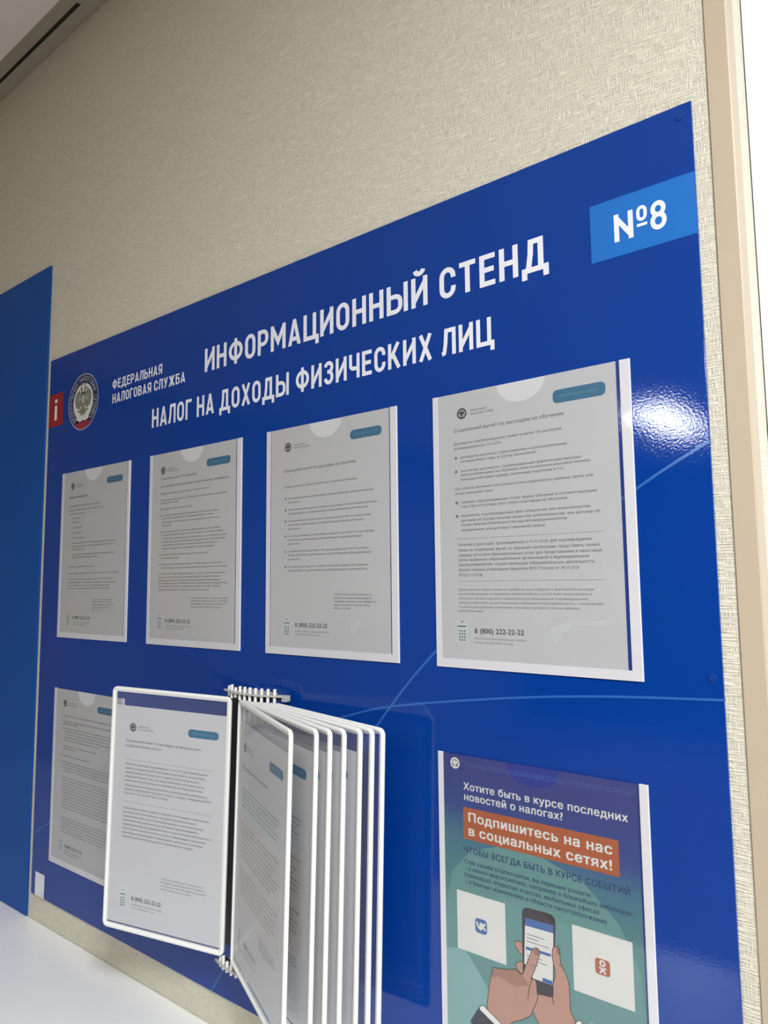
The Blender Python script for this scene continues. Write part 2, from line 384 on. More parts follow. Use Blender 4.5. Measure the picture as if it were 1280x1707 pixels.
def emblem(parent, cx, cz, r, y, colour=True):
    """round service emblem: ring with lettering, two-headed eagle, ribbon below"""
    e = 0.00012
    g = Print
    dk = NAVY if colour else INK
    base = g().ring(cx, cz, r * .66, r * .965, 40); b = base.build('emblem_ring', dk, parent, y)
    if colour: g().ring(cx, cz, r * .965, r, 40).build('emblem_rim', SILVER, parent, y)
    g().disc(cx, cz, r * .66, 36).build('emblem_field', CREAM if colour else PAPER, parent, y)
    # lettering around the ring
    if colour:
        t = g(); s_ = 'ФЕДЕРАЛЬНАЯ НАЛОГОВАЯ СЛУЖБА'; n = len(s_); k = r * .17 / .73
        for i, c in enumerate(s_):
            if c == ' ': continue
            a = math.radians(228 - 276 * i / (n - 1)); V, F, adv = glyph(c, .01, 1); rr = r * .735
            ca, sa = math.cos(a - PI / 2), math.sin(a - PI / 2)
            t.add([(cx + rr * math.cos(a) + ((vx - adv / 2) * ca - vz * sa) * k, cz + rr * math.sin(a) + ((vx - adv / 2) * sa + vz * ca) * k) for vx, vz, vl in V], F)
        t.build('emblem_lettering', SILVER, parent, y - e)
    # eagle, right half mirrored
    half = [[(0, .30), (.10, .33), (.13, .26), (.20, .34), (.27, .42), (.34, .40), (.36, .33), (.40, .40), (.44, .30), (.47, .33), (.49, .20), (.53, .22), (.51, .08),
             (.55, .08), (.50, -.04), (.52, -.06), (.44, -.14), (.45, -.19), (.34, -.20), (.30, -.26), (.22, -.24), (.16, -.16), (0, -.20)],
            [(.02, .26), (.06, .46), (.10, .52), (.17, .52), (.20, .47), (.27, .44), (.20, .42), (.15, .40), (.13, .26)],
            [(.08, .56), (.09, .63), (.12, .59), (.145, .65), (.17, .59), (.20, .63), (.20, .56)],
            [(0, -.18), (.10, -.20), (.18, -.30), (.24, -.42), (.16, -.40), (.15, -.50), (.08, -.44), (0, -.54)],
            [(.16, -.22), (.26, -.30), (.34, -.28), (.36, -.33), (.28, -.37), (.20, -.32)]]
    p = g(); q = 1.02
    for h_ in half:
        for s in (1, -1): p.poly([(cx + s * x * r * q, cz + (z - .02) * r * q + .04 * r) for x, z in h_])
    for s in (1,): p.poly([(cx - .05 * r, cz + .64 * r), (cx + .05 * r, cz + .64 * r), (cx + .03 * r, cz + .57 * r), (cx - .03 * r, cz + .57 * r)])
    p.build('emblem_eagle', EAGLE if colour else INK, parent, y - e)
    if colour:
        f = g()
        for s in (1, -1):
            for k in range(5):
                a = math.radians(10 + 22 * k); x0, z0 = .16, .10; x1 = .16 + .30 * math.cos(a - .6); z1 = .06 + .26 * math.sin(a - .5)
                f.stroke([(cx + s * x0 * r, cz + z0 * r), (cx + s * x1 * r, cz + z1 * r)], r * .018)
        f.poly([(cx - .09 * r, cz + .22 * r), (cx + .09 * r, cz + .22 * r), (cx + .09 * r, cz), (cx, cz - .09 * r), (cx - .09 * r, cz)])
        f.build('emblem_feathers', EAGLEL, parent, y - 2 * e)
        g().poly([(cx - .42 * r, cz - .52 * r), (cx - .2 * r, cz - .58 * r), (cx + .2 * r, cz - .58 * r), (cx + .42 * r, cz - .50 * r), (cx + .38 * r, cz - .70 * r), (cx, cz - .66 * r), (cx - .4 * r, cz - .74 * r)]).build('emblem_scroll', CREAM, parent, y - 2 * e)
        g().ring(cx, cz, r * .72, r * .955, 10, 238, 302).build('emblem_ribbon', RIBBON, parent, y - 2 * e)
    else:
        g().ring(cx, cz, r * .55, r * .93, 8, 245, 295).build('emblem_ribbon', INK, parent, y - e)
    return b

# ================================================================== THE ROOM
def z(v): return v + ZO
CZ = z(.935)         # ceiling height
WY = .004            # face of the papered wall; the board's face is at y = 0
struct('wall_front', *box(-3.2, .333, WY, WY + .12, 0, CZ + .1), WALL)
# set-back white part beyond the corner: papered return 75 mm deep, then a white panel
struct('wall_return', *box(.3325, .3335, WY + .002, .078, 0, CZ + .1), WALL)
struct('trim_5', *box(.3333, .3343, .0742, .0752, 0, CZ), DARK)
struct('wall_right', *box(.28, 2.6, .075, .2, 0, CZ + .1), WHITEWALL)
struct('wall_left', *box(-3.3, -3.2, -6.2, .1, 0, CZ + .1), PLAIN)
struct('wall_back', *box(-3.3, 2.7, -6.3, -6.2, 0, CZ + .1), BROWN)  # unseen wall, darkened so the glossy board reflects less light
struct('wall_side', *box(2.6, 2.7, -6.2, .2, 0, CZ + .1), PLAIN)
struct('floor', *box(-3.3, 2.7, -6.3, .2, -.1, 0), FLOOR)
# ceiling: tile field, raised behind the two perimeter strips
struct('ceiling', *box(-3.3, 2.7, -6.3, .2, CZ + .012, CZ + .11), CEIL)
struct('ceiling_tile', *box(-3.2, 2.6, -6.2, -.053, CZ + .0005, CZ + .0115), CEIL)
# wall-side angle strip and the flat strip beside it, slightly out of line so that a dark slit opens between them
def quadslab(P, z0, z1):
    return [(x, y, z0) for x, y in P] + [(x, y, z1) for x, y in P], [(0, 1, 2, 3), (7, 6, 5, 4), (0, 4, 5, 1), (1, 5, 6, 2), (2, 6, 7, 3), (3, 7, 4, 0)]
struct('trim_1', *join(quadslab([(-3.2, -.0245), (-.79, -.0225), (-.79, .0032), (-3.2, .0032)], CZ - .0015, CZ),
                       quadslab([(-.79, -.0225), (2.6, -.0225), (2.6, .0032), (-.79, .0032)], CZ - .0015, CZ)), TRIMMETAL)
struct('trim_2', *join(quadslab([(-3.2, -.0535), (-.815, -.0535), (-.815, -.0305), (-3.2, -.0248)], CZ - .001, CZ + .0004),
                       quadslab([(-.815, -.0535), (2.6, -.0535), (2.6, -.0228), (-.815, -.0228)], CZ - .001, CZ + .0004)), TRIMMETAL)
struct('trim_slit_shade', *box(-3.2, -.7, -.052, 0, CZ + .002, CZ + .010), DARK)  # dark slab above the strips, standing in for shade in the slit
# beige corner profile: leg on the wall and leg on the return, rounded nose
t4 = [(.3148, WY), (.3148, WY - .0012), (.3155, WY - .002), (.3335, WY - .002), (.3348, WY - .0012), (.3352, WY + .0006), (.3352, WY + .0235), (.3345, WY + .0243), (.3332, WY + .0243), (.3332, WY)]
n = len(t4)
struct('trim_4', [(x, y, 0) for x, y in t4] + [(x, y, CZ) for x, y in t4],
       [tuple(range(n)), tuple(range(2 * n - 1, n - 1, -1))] + [(i, (i + 1) % n, (i + 1) % n + n, i + n) for i in range(n)], BEIGE)

# ceiling fixtures (light panels set in the ceiling)
def ceiling_light(x0, x1, y0, y1, strength, label, col=(.965, 1, 1.03)):
    t = empty('ceiling_light', ((x0 + x1) / 2, (y0 + y1) / 2, CZ))
    a, b = (x1 - x0) / 2, (y1 - y0) / 2; f = .02
    fr = join(box(-a, a, -b, -b + f, -.012, .0), box(-a, a, b - f, b, -.012, .0), box(-a, -a + f, -b + f, b - f, -.012, .0), box(a - f, a, -b + f, b - f, -.012, .0))
    fix(obj('frame', *fr, FRAMEW, t))
    obj('diffuser', [(-a + f, -b + f, -.008), (a - f, -b + f, -.008), (a - f, b - f, -.008), (-a + f, b - f, -.008)], [(0, 3, 2, 1)], glow('lamp_glow', col, strength), t)
    tag(t, label, 'lamp', 'ceiling light panels'); return t
ceiling_light(1.05, 1.65, -1.45, -.85, NEAR_LAMP, 'square light panel in the ceiling near the white set-back wall')
ceiling_light(-1.27, -.89, -5.15, -3.95, FAR_LAMP, 'long narrow light panel in the ceiling far behind the viewer')
ceiling_light(1.05, 1.65, -3.5, -2.9, MID_FILL, 'added square fill light in the ceiling at the middle of the room')  # added fill light, set where its reflection misses the board

# ================================================================== DESK under the boards
dk = tag(empty('desk', (-1.2, -.3, 0)), 'white laminate desk top pushed against the wall under the boards', 'desk')
fix(obj('desk_top', *box(-1.3, 1.42, -.30, .3035, z(-.829) - .025, z(-.829), .0015), DESK, dk))
for sx in (-1.25, 1.35):
    fix(obj('side_panel', *box(sx, sx + .025, -.27, .28, 0, z(-.829) - .0255), DESK, dk))
fix(obj('modesty_panel', *box(-1.224, 1.349, .2, .218, .3, z(-.829) - .0255), DESK, dk))

# ================================================================== BOARDS
def board(name, x0, x1, z0, z1, m, label, caps=()):
    t = tag(empty(name, (0, 0, ZO)), label, 'board')
    fix(obj('panel', *box(x0, x1, 0, WY - .0004, z0, z1, .0006), m, t))
    for cx, cz in caps:
        V, F = cyl(0, 0, 0, .0009, .0038, 16, .0005)
        fix(obj('screw_cap', [(cx + a, -c, cz + b) for a, b, c in V], F, SCREWB, t))
    return t
side = board('wall_board', -2.3, -.9437, -.828, .4413, BLUE2, 'plain dull blue board at the left with no lettering, reaching down to the desk')
bd = board('information_board', -.9277, .3002, -.7819, .2363, BLUE, 'large glossy blue information board with white headings and pockets', [(.2893, .2245), (.2916, -.3005), (-.915, .2245)])
E_ = .0003
Print().rect(.1977, .1052, .3, .1659).build('number_plate', LBLUE, bd, -E_)
p = Print(); headline(p, 'N', .2222, .2412, .1200, .0285); headline(p, '8', .2577, .2732, .1200, .0290)
V, F = ribbon(stad(.2462, .2532, .1355, .1480), .0032, True); p.add(V, F); p.stroke([(.2448, .1302), (.2547, .1302)], .0030)
p.build('number_lettering', WHITEPRINT, bd, -2 * E_)
headline(Print(), 'ИНФОРМАЦИОННЫЙ СТЕНД', -.4308, .1500, .1158, .0372).build('main_heading', WHITEPRINT, bd, -E_)
headline(Print(), 'НАЛОГ НА ДОХОДЫ ФИЗИЧЕСКИХ ЛИЦ', -.5706, .0815, .0475, .0322).build('sub_heading', WHITEPRINT, bd, -E_)
p = Print(); headline(p, 'ФЕДЕРАЛЬНАЯ', -.6962, -.5445, .1362, .0170); headline(p, 'НАЛОГОВАЯ СЛУЖБА', -.6950, -.4810, .1100, .0175)
p.build('service_name', WHITEPRINT, bd, -E_)
Print().rect(-.9272, .0985, -.8705, .1642).build('info_badge', RED, bd, -E_)
headline(Print(), 'i', -.9035, -.8945, .1105, .0420).build('info_letter', WHITEPRINT, bd, -2 * E_)
emblem(bd, -.7965, .1310, .0540, -E_)
def smooth(P, n=8):
    out = []
    for i in range(len(P) - 1):
        p0, p1, p2, p3 = P[max(0, i - 1)], P[i], P[i + 1], P[min(len(P) - 1, i + 2)]
        for k in range(n):
            t = k / n
            out.append(tuple(.5 * ((2 * p1[j]) + (-p0[j] + p2[j]) * t + (2 * p0[j] - 5 * p1[j] + 4 * p2[j] - p3[j]) * t * t + (-p0[j] + 3 * p1[j] - 3 * p2[j] + p3[j]) * t ** 3) for j in (0, 1)))
    return out + [P[-1]]
Print().stroke(smooth([(.3, -.0905), (.2321, -.1279), (.1, -.212), (-.0017, -.2916), (-.0896, -.3844), (-.22, -.548), (-.3636, -.7407), (-.394, -.7815)]), .0028).build('curved_line', CURVEBLUE, bd, -E_)
Print().stroke(smooth([(.3, -.3188), (.1885, -.3255), (.0765, -.3375), (-.0692, -.3599), (-.1556, -.383), (-.35, -.437), (-.6, -.535), (-.866, -.6454), (-.9272, -.678)]), .0024).build('curved_line', CURVEBLUE, bd, -E_ * 1.3)
# small white sticker at the board's lower left corner
st = tag(empty('sticker', (-.9, 0, z(-.76))), 'small blank white sticker at the lower left corner of the big blue board', 'sticker')
fix(obj('film', *box(-.012, .022, -.0006, -.0002, -.0215, .020, .0001), STICK, st)); Print().poly([(.006, -.0215), (.022, -.0215), (.022, -.008)]).build('peeled_corner', CREAM, st, -.0007)

# ================================================================== SHEETS
PITCH = {}
def sheet(parent_loc, w, h, ox, oz, label, name='notice_sheet', matrix=None, th=.0002, cat='notice', group=None, sx=1.0):
    t = empty(name, parent_loc)
    if matrix is not None: t.matrix_world = matrix
    tag(t, label, cat, group)
    obj('paper', [(ox, 0, oz - h), (ox + w, 0, oz - h), (ox + w, 0, oz), (ox, 0, oz)], [(0, 1, 2, 3)], PAPER, t)
    return t

def dressing(t, badge=True, bx=(.1506, .2070), bz=(-.0318, -.0178), logo=(.0395, -.0245), num=(.0540, -.2710, .1150), icon=(.0285, -.2590), side=True, nums=True, s=1.0):
    e = -.00005
    lx, lz = logo
    emblem(t, lx, lz, .0066 * s, e, False)
    p = Print(); line(p, 'ФЕДЕРАЛЬНАЯ', lx + .0112 * s, lz + .0006, .0021, .021 * s, .012); line(p, 'НАЛОГОВАЯ СЛУЖБА', lx + .0112 * s, lz - .0034, .0021, .030 * s, .012)
    p.build('service_name', INK, t, e)
    if badge:
        Print().rrect(bx[0], bz[0], bx[1], bz[1], min(.0052, (bz[1] - bz[0]) / 2 - .0005)).build('web_badge', TEAL, t, e)
        p = Print(); line(p, 'WWW.NALOG.GOV.RU', bx[0] + (bx[1] - bx[0]) * .14, (bz[0] + bz[1]) / 2 - .0015, .0031, (bx[1] - bx[0]) * .73, .008); p.build('web_address', TEALT, t, 2 * e)
    ix, iz = icon
    Print().rrect(ix, iz - .0255, ix + .0135 * s, iz, .0012).build('phone_icon', PALETEAL, t, e)
    p = Print(); p.rect(ix + .0045 * s, iz - .0022, ix + .0085 * s, iz - .0014); p.rect(ix + .001, iz - .0076, ix + .0120 * s, iz - .0064)
    for a in range(3):
        for b in range(4): p.disc(ix + (.0035 + .0032 * a) * s, iz - .0120 - .0033 * b, .0010, 8)
    p.build('phone_keys', mat_dot, t, 2 * e)
    if nums:
        nx, nz, nx1 = num
        p = Print(); line(p, '8 (800) 222-22-22', nx, nz, .0056, nx1 - nx, .022, 2); p.build('phone_number', INK, t, e)
        p = Print(); line(p, 'Бесплатный многоканальный телефон', nx, nz - .0065, .0022, (nx1 - nx) * 1.04); line(p, 'контакт-центра ФНС России', nx, nz - .0108, .0022, (nx1 - nx) * .78); p.build('phone_caption', INKL, t, e)
    return t
mat_dot = mat('dark_teal_print', (0.03, 0.10, 0.16), 0.6, 0.3)

def block(t, name, x, z0, pitch, cap, lines, ends, m=None, bold=0.005):
    """lines of print; ends: right end of each line (None = natural)"""
    p = Print()
    for i, s in enumerate(lines):
        zz = z0 - pitch * i if not isinstance(z0, (list, tuple)) else z0[i]
        e = ends[i] if isinstance(ends, (list, tuple)) else ends
        line(p, s, x, zz, cap, (e - x) if e else None, bold)
    return p.build(name, m or INK, t, -.00005)
def bullets(t, x, zs, r=.0017):
    for q in zs: Print().ring(x, q, r * .35, r, 12).build('bullet_mark', mat_dot, t, -.00005)
def rule(t, x0, x1, zz, name='rule_line'):
    p = Print(); n = 60
    for i in range(n): p.rect(x0 + (x1 - x0) * i / n, zz - .00022, x0 + (x1 - x0) * (i + .72) / n, zz + .00022)
    return p.build(name, INKL, t, -.00005)

PW, PH = .232, .3083
def pocket(x0, ztop, label, w=PW, h=PH, notch=(.0853, .1433, .0225), tl=.0072, tr=.0105, tb=.0095):
    t = tag(empty('document_pocket', (x0, 0, z(ztop))), label, 'pocket', 'flat clear pockets on the blue board')
    fix(obj('tape_strip', *box(0, tl, -.0016, -.0001, -h + tb, 0, .0002), TAPE, t))
    fix(obj('tape_strip', *box(w - tr, w, -.0016, -.0001, -h + tb, 0, .0002), TAPE, t))
    fix(obj('tape_strip', *box(0, w, -.0016, -.0001, -h, -h + tb, .0002), TAPE, t))
    cx = (notch[0] + notch[1]) / 2; a = (notch[1] - notch[0]) / 2; d = notch[2]; e = .0008
    pts = [(e, -h + e), (w - e, -h + e), (w - e, -.0003), (notch[1], -.0003)] + [(cx + a * math.cos(k * PI / 16), -.0003 - d * math.sin(k * PI / 16)) for k in range(1, 16)] + [(notch[0], -.0003), (e, -.0003)]
    V, F = prism(pts, -.0026, -.0017)
    o = fix(obj('clear_front', V, F, ACRYL, t)); return t

XS = [-.8616, -.5711, -.2853, 0.0]
YP = -.0012
# --- fourth pocket (largest in view)
pocket(0, 0, 'largest clear pocket, at the right end of the upper row, bullet list in two sections')
s4 = sheet((0, YP, ZO), .2107, .2985, .0072, -.0003, 'white notice with four bulleted items, in the upper right pocket')
dressing(s4, num=(.0502, -.2700, .1104), icon=(.0278, -.2560))
block(s4, 'heading', .0282, -.0451, 0, .0040, ['Социальный вычет по расходам на обучение'], .1626, None, .004)
block(s4, 'body_text', .0278, [-.0597, -.0652], 0, .0028, ['Документы, подтверждающие право на вычет по расходам,', 'произведенным до 01.01.2024'], [.1601, .089])
block(s4, 'body_text', .0361, [-.0759, -.0807], 0, .0028, ['договор на обучение с приложениями и дополнительными', 'соглашениями к нему (в случае заключения)'], [.1648, .130])
block(s4, 'body_text', .0359, [-.0914, -.0960, -.1011], 0, .0028, ['платежные документы, подтверждающие фактические расходы', 'налогоплательщика на обучение (чеки контрольно-кассовой техники,', 'приходно-кассовые ордера, платежные поручения и т.п.)'], [.1790, .1894, .161])
block(s4, 'body_text', .0282, [-.1112, -.1166], 0, .0028, ['При оплате обучения собственного или подопечного ребенка, брата или', 'сестры необходимы также:'], [.191, .078])
block(s4, 'body_text', .0359, [-.1268, -.1317], 0, .0028, ['справка, подтверждающая очную форму обучения в соответствующем', 'году (при отсутствии этого пункта в договоре на обучение);'], [.1943, .164])
block(s4, 'body_text', .0354, [-.1419, -.1473, -.1522, -.158], 0, .0028, ['документы, подтверждающие факт опекунства или попечительства', '(договор об осуществлении опеки или попечительства, или договор об', 'осуществлении попечительства над несовершеннолетним', 'гражданином, или договор о приемной семье)'], [.187, .1965, .162, .138])
bullets(s4, .0306, [-.0748, -.0903, -.1256, -.1408])
rule(s4, .0286, .1999, -.1665)
block(s4, 'body_text', .0312, [-.1744, -.1805, -.1861, -.1913, -.1967, -.2023, -.2080], 0, .0031, ['Начиная с расходов, произведенных с 01.01.2024, для подтверждения', 'права на социальный вычет по обучению необходимо представить только', 'справку об оплате образовательных услуг для представления в налоговый', 'орган, выданную образовательной организацией и индивидуальным', 'предпринимателем, осуществляющим образовательную деятельность.', 'Форма справки утверждена приказом ФНС России от 18.10.2023', '№ ЕД-7-11/755@'], [.187, .195, .1969, .1835, .190, .173, .062], None, .004)
rule(s4, .0307, .1999, -.2135)
block(s4, 'small_print', .0302, [-.2238, -.2285, -.2334, -.238, -.2427, -.2471], 0, .0023, ['Представление такой справки не требуется, если сведения о фактических расходах', 'налогоплательщика на оказанные образовательные услуги были представлены в', 'налоговые органы напрямую образовательной организацией и индивидуальным', 'предпринимателем, осуществляющими образовательную деятельность, а информация', 'о понесенных расходах размещена налоговым органом в личном кабинете', 'налогоплательщика'], [.1879, .185, .181, .1964, .172, .062], INKL, .008)
Print().poly([(.140, -.2610), (.148, -.2610), (.160, -.2535), (.198, -.2530), (.198, -.2585), (.166, -.2590), (.150, -.2700), (.148, -.2755), (.141, -.2755)]).build('hand_mark', PALETEAL, s4, -.00005)

# --- third pocket
pocket(XS[2], 0, 'clear pocket second from the right in the upper row, holding a six-bullet notice')
s3 = sheet((XS[2], YP, ZO), .2110, .2985, .0090, -.0003, 'white notice with six bulleted items, second from the right in the upper row')
dressing(s3, bx=(.1564, .2082), bz=(-.0319, -.0199), logo=(.0428, -.0272), num=(.0576, -.2711, .1165), icon=(.0351, -.2595))
block(s3, 'heading', .0342, -.0618, 0, .0038, ['Социальный вычет по расходам на обучение'], .1666, None, .002)
block(s3, 'body_text', .0366, -.0835, 0, .0027, ['Предоставляется сумма, потраченная в налоговом периоде:'], .1683)
bl = ['на свое обучение в организациях, осуществляющих образовательную', 'деятельность', 'на обучение своих детей в возрасте до 24 лет по очной форме обучения', 'в организациях, осуществляющих образовательную деятельность',
      'на обучение своих подопечных в возрасте до 18 лет по очной форме', 'обучения в организациях, осуществляющих образовательную', 'деятельность', 'на обучение бывших подопечных в возрасте до 24 лет по очной форме', 'обучения в организациях, осуществляющих образовательную', 'деятельность',
      'на обучение своих братьев и сестер в возрасте до 24 лет по очной', 'форме обучения в организациях, осуществляющих образовательную', 'деятельность', 'на обучение своего супруга по очной форме обучения в', 'организациях, осуществляющих образовательную деятельность']
bz_ = [-.0997, -.1052, -.1152, -.1206, -.1306, -.1360, -.1414, -.1511, -.1565, -.1618, -.1718, -.1771, -.1825, -.1926, -.1977]
be = [.1948, .066, .2000, .186, .190, .178, .066, .196, .176, .066, .184, .191, .066, .1839, .184]
block(s3, 'body_text', .0430, bz_, 0, .0027, bl, be)
bullets(s3, .0385, [-.0985, -.1142, -.1295, -.1500, -.1708, -.1916], .0015)
block(s3, 'small_print', .1273, [-.2293, -.2338, -.2382, -.2425, -.2468], 0, .0024, ['Чтобы узнать больше о вычете на', 'обучение, наведите камеру Вашего', 'телефона на QR-код, или перейдите в', 'раздел «Налоговый вычет» сайта', 'NALOG.GOV.RU'], [.190, .1907, .198, .187, .157], INK)
Print().poly([(.1555, -.2640), (.1605, -.2640), (.172, -.2575), (.174, -.2590), (.166, -.2700), (.162, -.2765), (.156, -.2765)]).build('hand_mark', PALETEAL, s3, -.00005)

# --- second pocket
pocket(XS[1], 0, 'clear pocket second from the left in the upper row, densely printed notice inside')
s2 = sheet((XS[1], YP, ZO), .2120, .2985, .0078, -.0003, 'densely printed white notice, second from the left in the upper row')
dressing(s2, bx=(.1500, .2066), bz=(-.0345, -.0225), logo=(.0375, -.0285), num=(.0516, -.2724, .1153), icon=(.0285, -.2600))
A_ = ['Социальный вычет по расходам', 'на лечение и приобретение лекарственных препаратов', 'Предоставляется в сумме, потраченной', 'При подаче декларации необходимо представить документы,', 'подтверждающие право']
block(s2, 'heading', .0312, [-.0438, -.0565], 0, .0036, [A_[0], A_[1]], [.1264, .2026])
block(s2, 'body_text', .0322, [-.0680, -.0785, -.0831], 0, .0027, A_[2:], [.1566, .2015, .080])
L2 = ['справка об оплате услуг', 'договор с медицинской организацией с приложениями и', 'дополнительными соглашениями к нему', 'документы, подтверждающие родство и степень', 'родства', 'рецептурный бланк с назначениями лекарственных средств', 'лечащим врачом налогоплательщика и членам семьи', 'по форме, утвержденной приказом, при приобретении', 'лекарственных препаратов для медицинского применения', 'платежные документы, подтверждающие расходы на', 'покупку лекарственных препаратов, чеки и справки',
      'документы, подтверждающие уплату взносов', 'по договору страхования', 'документы, подтверждающие степень родства и возраст', 'члена семьи, за которого налогоплательщик оплатил лечение']
block(s2, 'body_text', .0368, [-.0930, -.1035, -.1085, -.1144, -.1196, -.1298, -.1350, -.1411, -.1462, -.1514, -.1569, -.1666, -.1723, -.1823, -.1880], 0, .0027, L2, [.1176, .1824, .168, .183, .0625, .186, .191, .1998, .197, .179, .171, .1559, .0825, .191, .2021])
bullets(s2, .0325, [-.0920, -.1025, -.1288, -.1656, -.1813], .0014)
block(s2, 'body_text', .0303, [-.1974, -.2027, -.2078, -.2123, -.2173, -.2224], 0, .0027, ['Начиная с расходов, произведенных с 01.01.2024, вместо указанных', 'документов налогоплательщик представляет справку об оплате', 'медицинских услуг, выданную медицинской организацией', 'или индивидуальным предпринимателем, осуществляющим медицинскую', 'деятельность, по форме, утвержденной приказом ФНС России', 'справка формируется по запросу налогоплательщика'], [.198, .186, .186, .2025, .187, .160])
block(s2, 'small_print', .1160, [-.2350, -.2393, -.2438, -.2486], 0, .0023, ['Чтобы узнать больше о вычете на лечение,', 'наведите камеру Вашего телефона', 'или перейдите в раздел «Налоговый', 'вычет» сайта NALOG.GOV.RU'], [.2053, .203, .200, .190])
# --- first pocket
pocket(XS[0], 0, 'clear pocket at the left end of the upper row, narrowest in view', tl=.0075, tr=.0085)
s1 = sheet((XS[0], YP, ZO), .2130, .2985, .0090, -.0003, 'white notice at the left end of the upper row, bold line above short items')
dressing(s1, bx=(.158, .2090), bz=(-.0330, -.0215), logo=(.0400, -.0275), num=(.0528, -.2735, .1152), icon=(.0310, -.2620))
block(s1, 'heading', .0283, -.0502, 0, .0037, ['Имущественный вычет'], .0953, None, .02)
block(s1, 'body_text', .0295, [-.0668, -.0744, -.0812], 0, .0031, ['на приобретение жилого дома, квартиры,', 'комнаты или земельных участков под', 'жилое строительство'], [.137, .1469, .0873])
block(s1, 'body_text', .0402, [-.0896, -.0969, -.1069, -.1170, -.1263], 0, .0028, ['паспорт', 'заявление', 'декларация', 'договор', 'акт приема-передачи'], [.071, .067, .077, .078, .089])
block(s1, 'body_text', .0432, [-.1361, -.1420, -.1475, -.1571, -.1626], 0, .0029, ['платежные документы, подтверждающие произведенные', 'расходы (квитанции к приходным ордерам, банковские', 'выписки и др.)', 'документы, подтверждающие право собственности на', 'приобретенное имущество'], [.1921, .184, .0895, .1898, .133], None, .006)
block(s1, 'body_text', .0338, [-.1796, -.1919], 0, .0028, ['Размер имущественного вычета', 'вычет предоставляется не более суммы 2 000 000 рублей'], [.1239, .2031])
block(s1, 'body_text', .0330, [-.2025, -.2083, -.2138, -.2191], 0, .0027, ['Вычет можно получить у работодателя до окончания', 'налогового периода, обратившись с заявлением в налоговый', 'орган по месту жительства с приложением всех', 'документов, подтверждающих право на вычет'], [.184, .192, .176, .178])
block(s1, 'small_print', .1205, [-.2390, -.2432, -.2480, -.2528, -.2574], 0, .0023, ['Чтобы узнать больше о вычете', 'наведите камеру телефона', 'или перейдите в раздел сайта', '«Налоговый вычет»', 'NALOG.GOV.RU'], [.1873, .183, .190, .178, .150])
# --- lower left pocket
pocket(-.8625, -.4012, 'lower row clear pocket at the left, partly behind the white frame', tl=.0075)
s5 = sheet((-.8625, YP, z(-.4012)), .2110, .2985, .0095, -.0003, 'densely printed white notice partly behind the opened white display frame')
dressing(s5, bx=(.150, .2066), bz=(-.0320, -.0205), logo=(.0402, -.0250), num=(.0526, -.2745, .1137), icon=(.0345, -.2590))
L5 = ['Социальный вычет по расходам на физкультурно-оздоровительные услуги', 'Документы, подтверждающие право на вычет по расходам,', 'произведенным налогоплательщиком', 'договор на оказание физкультурно-оздоровительных услуг', 'с приложениями и дополнительными соглашениями к нему,', 'кассовый чек, выданный на бумажном носителе или', 'направленный в электронной форме, подтверждающий', 'расходы налогоплательщика на услуги', 'При оплате услуг за подопечных и детей', 'необходимы также:', 'свидетельство о рождении ребенка', 'документы, подтверждающие факт опекунства или', 'попечительства, договор об осуществлении опеки', 'или попечительства над несовершеннолетним', 'гражданином, или договор о приемной семье', 'справка об оплате физкультурно-оздоровительных услуг']
z5 = [-.0485, -.0582, -.0625, -.0700, -.0752, -.0804, -.0856, -.0908, -.1010, -.1058, -.1185, -.1293, -.1340, -.1390, -.1440, -.1560]
block(s5, 'body_text', .0350, z5[:3], 0, .0030, L5[:3], [.205, .1970, .085])
block(s5, 'body_text', .0400, z5[3:], 0, .0027, L5[3:], [.195, .200, .188, .196, .160, .150, .08, .13, .19, .196, .185, .187, .198])
bullets(s5, .0358, [-.0690, -.1175, -.1283, -.1550], .0014)
L5b = ['Начиная с расходов, произведенных с 01.01.2024, для подтверждения права', 'на социальный вычет необходимо представить только справку об оплате', 'физкультурно-оздоровительных услуг для представления в налоговый орган,', 'выданную физкультурно-спортивной организацией или индивидуальным', 'предпринимателем, осуществляющим деятельность в области физической', 'культуры и спорта, по форме, утвержденной приказом ФНС России', 'Представление такой справки не требуется, если сведения о', 'фактических расходах были представлены в налоговые органы', 'напрямую физкультурно-спортивной организацией и размещены', 'налоговым органом в личном кабинете налогоплательщика']
block(s5, 'body_text', .0385, [-.1610, -.1662, -.1714, -.1766, -.1818, -.1870, -.1922, -.1974, -.2026, -.2078], 0, .0027, L5b, [.200, .196, .204, .198, .199, .190, .185, .192, .196, .188])
block(s5, 'small_print', .0378, [-.2250, -.2300, -.2350, -.2400, -.2450, -.2500], 0, .0025, L5b[6:] + L5b[:2], [.190, .197, .199, .192, .20, .18])

# --- poster pocket at the lower right
ZP = -.4012
pocket(-.0006, ZP, 'clear pocket at the lower right of the board, holding the coloured poster', notch=(.0855, .1455, .0210), tl=.0068, tr=.0085)
